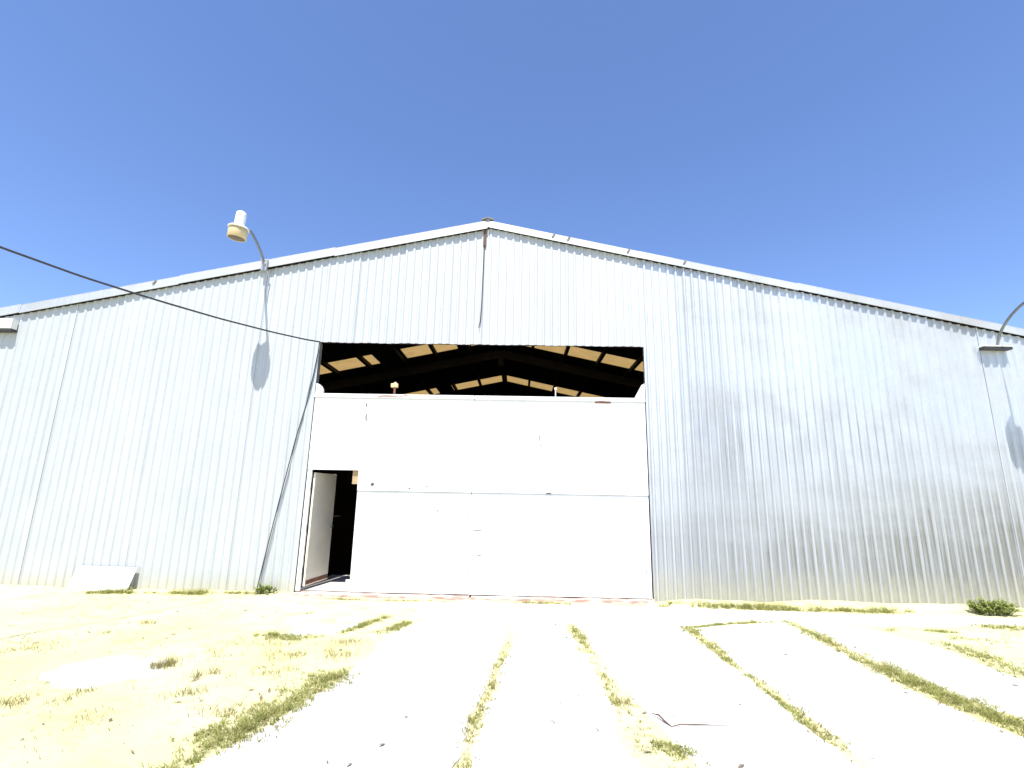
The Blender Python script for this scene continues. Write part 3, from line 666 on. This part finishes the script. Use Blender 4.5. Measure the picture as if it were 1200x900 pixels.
CL = [(.35,-3.66,.12,260,.09),(.93,-3.9,.15,330,.10),(.62,-3.3,.28,200,.05),(1.35,-3.25,.25,260,.05),(1.45,-3.7,.2,220,.06),(1.0,-4.3,.18,170,.05),(.2,-4.4,.3,330,.05),(-.2,-4.55,.25,260,.05),
      (-1.4,-3.2,.3,220,.05),(-1.0,-2.6,.15,120,.05),(-.9,-2.1,.15,120,.05),(-1.8,-2.8,.5,200,.03),(-.3,-2.95,.35,120,.03),(.6,-2.9,.3,120,.04),(1.2,-2.9,.35,260,.04),(1.75,-3.2,.25,320,.06),(1.78,-2.75,.2,220,.05),
      (-1.0,-4.3,.4,280,.04),(-.6,-4.9,.4,240,.04),(.6,-4.8,.3,160,.04),(-1.9,-1.4,.4,110,.03),(-.6,-1.2,.4,110,.03),(-2.6,-1.5,.4,140,.03),(1.5,-4.6,.2,180,.06),(9.6,-2.1,.6,160,.03),(10.2,-1.9,.6,160,.03),(4.62,-4.2,.12,150,.04)]
for (cx, cy, r, nn, h) in CL:
    for _ in range(nn):
        x, y = rnd.gauss(cx, r*.55), rnd.gauss(cy, r*.4)
        if nz(x, y, 0, 5, 9) < -.12: continue
        blade(b, x, y, surf(x, y), h*rnd.uniform(.4,1.15), rnd.uniform(.003,.006), rnd, 1.1)
for _ in range(5200):
    x, y = rnd.uniform(-6.5, 2.0), rnd.uniform(-6.5, -.25)
    if nz(x, y, 0, 1.6, 12)+.5*nz(x, y, 0, 6, 13) < .22 or in_slab(x, y): continue
    blade(b, x, y, surf(x, y), rnd.uniform(.012,.045), rnd.uniform(.003,.006), rnd, 1.5)
tag(b.build('dry_grass', M['straw']), 'sparse dry grass scattered over the sandy yard on the left', 'grass', kind='stuff')

def weed(name, label, loc, rx, h, nst, nleaf, seed):
    rnd = random.Random(seed); t = tag(empty(name, loc), label, 'plant', 'green weeds at the foot of the wall'); st, lf = MB(), MB()
    for i in range(nst):
        a = rnd.uniform(0, 2*math.pi); rr = rx*math.sqrt(rnd.random()); tip = Vector((math.cos(a)*rr, math.sin(a)*rr*.6, h*(1-.62*(rr/rx)**2)*rnd.uniform(.45,1.05)))
        base = Vector((tip.x*.6, tip.y*.6, -.01)); mid = base.lerp(tip, .5)+Vector((0,0,.03)); o = Vector(loc)
        st.tube([o+base, o+mid, o+tip], [.005,.004,.002], 5)
        for _ in range(nleaf):
            u = rnd.uniform(.3,1.05); p_ = o+base.lerp(tip, u)+Vector((0,0,.03*math.sin(u*3.1))); a2 = rnd.uniform(0, 2*math.pi); el = rnd.uniform(-.3,.9)
            L, wd = rnd.uniform(.022,.05), rnd.uniform(.007,.014); dv = Vector((math.cos(a2)*math.cos(el), math.sin(a2)*math.cos(el), math.sin(el))); sv = dv.cross(Vector((0,0,1))).normalized()*wd
            lf.add([p_, p_+dv*L*.5+sv, p_+dv*L, p_+dv*L*.5-sv], [(0,1,2,3)])
    st.build('stem', M['weed'], t); lf.build('foliage', M['weed'], t); return t
weed('weed', 'small leafy green weed by the wall at the foot of the cable shadow', (-.43,-.16,.0), .20, .21, 26, 26, 3)
weed('weed', 'round dense green weed by the foot of the right wall at right edge', (11.0,-.48,.03), .38, .24, 95, 26, 4)

# ------------------------------------------------------------------ litter
b = MB(); b.tube([(4.74,-4.44,.012),(4.775,-4.53,.034),(4.80,-4.60,.020),(4.83,-4.665,.012),(4.90,-4.650,.022),(5.02,-4.63,.016),(5.18,-4.625,.012),(5.34,-4.62,.010)], [.002,.007,.007,.003,.005,.0045,.002,.001], 7)
tag(b.build('dry_stalk', M['twig'], origin=(4.83,-4.665,.0)), 'bent dry brown stalk lying on the concrete slab', 'stalk')
b = MB(); lv = MB(); rnd = random.Random(21)
def stone(x, y, r):
    z = surf(x, y); vs_ = [(x+r*math.cos(k*1.047+rnd.random()*.5)*rnd.uniform(.7,1.1), y+r*math.sin(k*1.047)*rnd.uniform(.6,1), z+r*.12) for k in range(6)]
    tp = [(x+(vx-x)*.55, y+(vy-y)*.55, z+r*rnd.uniform(.55,.8)) for vx, vy, _ in vs_]
    b.add(vs_+tp, [(i,(i+1)%6,6+(i+1)%6,6+i) for i in range(6)]+[list(range(6,12))])
for _ in range(420):
    x, y = rnd.uniform(-5, 12), rnd.uniform(-6, -.3)
    if (in_slab(x, y) and rnd.random() < .86): continue
    stone(x, y, rnd.uniform(.003,.010)*(1.5 if rnd.random() < .08 else 1))
for x, y, r in ((6.63,-2.80,.018),(7.14,-3.86,.016),(-.2,-5.2,.02),(.1,-5.0,.02),(.35,-4.9,.014),(.4,-5.1,.016),(-.9,-4.4,.02)): stone(x, y, r)
for _ in range(170):
    x, y = rnd.uniform(-3, 9), rnd.uniform(-6, -.4)
    if in_slab(x, y) and rnd.random() < .6: continue
    z = surf(x, y)+.004; a = rnd.uniform(0, 6.28); L, w_ = rnd.uniform(.02,.05), rnd.uniform(.006,.014); dx, dy = math.cos(a), math.sin(a)
    lv.add([(x-dx*L,y-dy*L,z),(x+dy*w_,y-dx*w_,z+.008),(x+dx*L,y+dy*L,z+rnd.uniform(.0,.02)),(x-dy*w_,y+dx*w_,z+.008)], [(0,1,2,3)])
for x, y in ((4.25,-4.05),(4.1,-4.28),(3.98,-4.62),(4.28,-4.75),(4.22,-4.1)):
    for _ in range(3):
        xx, yy = x+rnd.gauss(0,.03), y+rnd.gauss(0,.02); a = rnd.uniform(0,6.28); L, w_ = rnd.uniform(.012,.025), .005; dx, dy = math.cos(a), math.sin(a)
        lv.add([(xx-dx*L,yy-dy*L,.006),(xx+dy*w_,yy-dx*w_,.016),(xx+dx*L,yy+dy*L,.02),(xx-dy*w_,yy+dx*w_,.012)], [(0,1,2,3)])
tag(b.build('pebbles', M['stone']), 'small brown pebbles strewn over the yard', 'pebbles', kind='stuff')
tag(lv.build('fallen_leaves', M['leaf_litter']), 'dry leaves and chaff strewn over yard and slabs', 'leaves', kind='stuff')
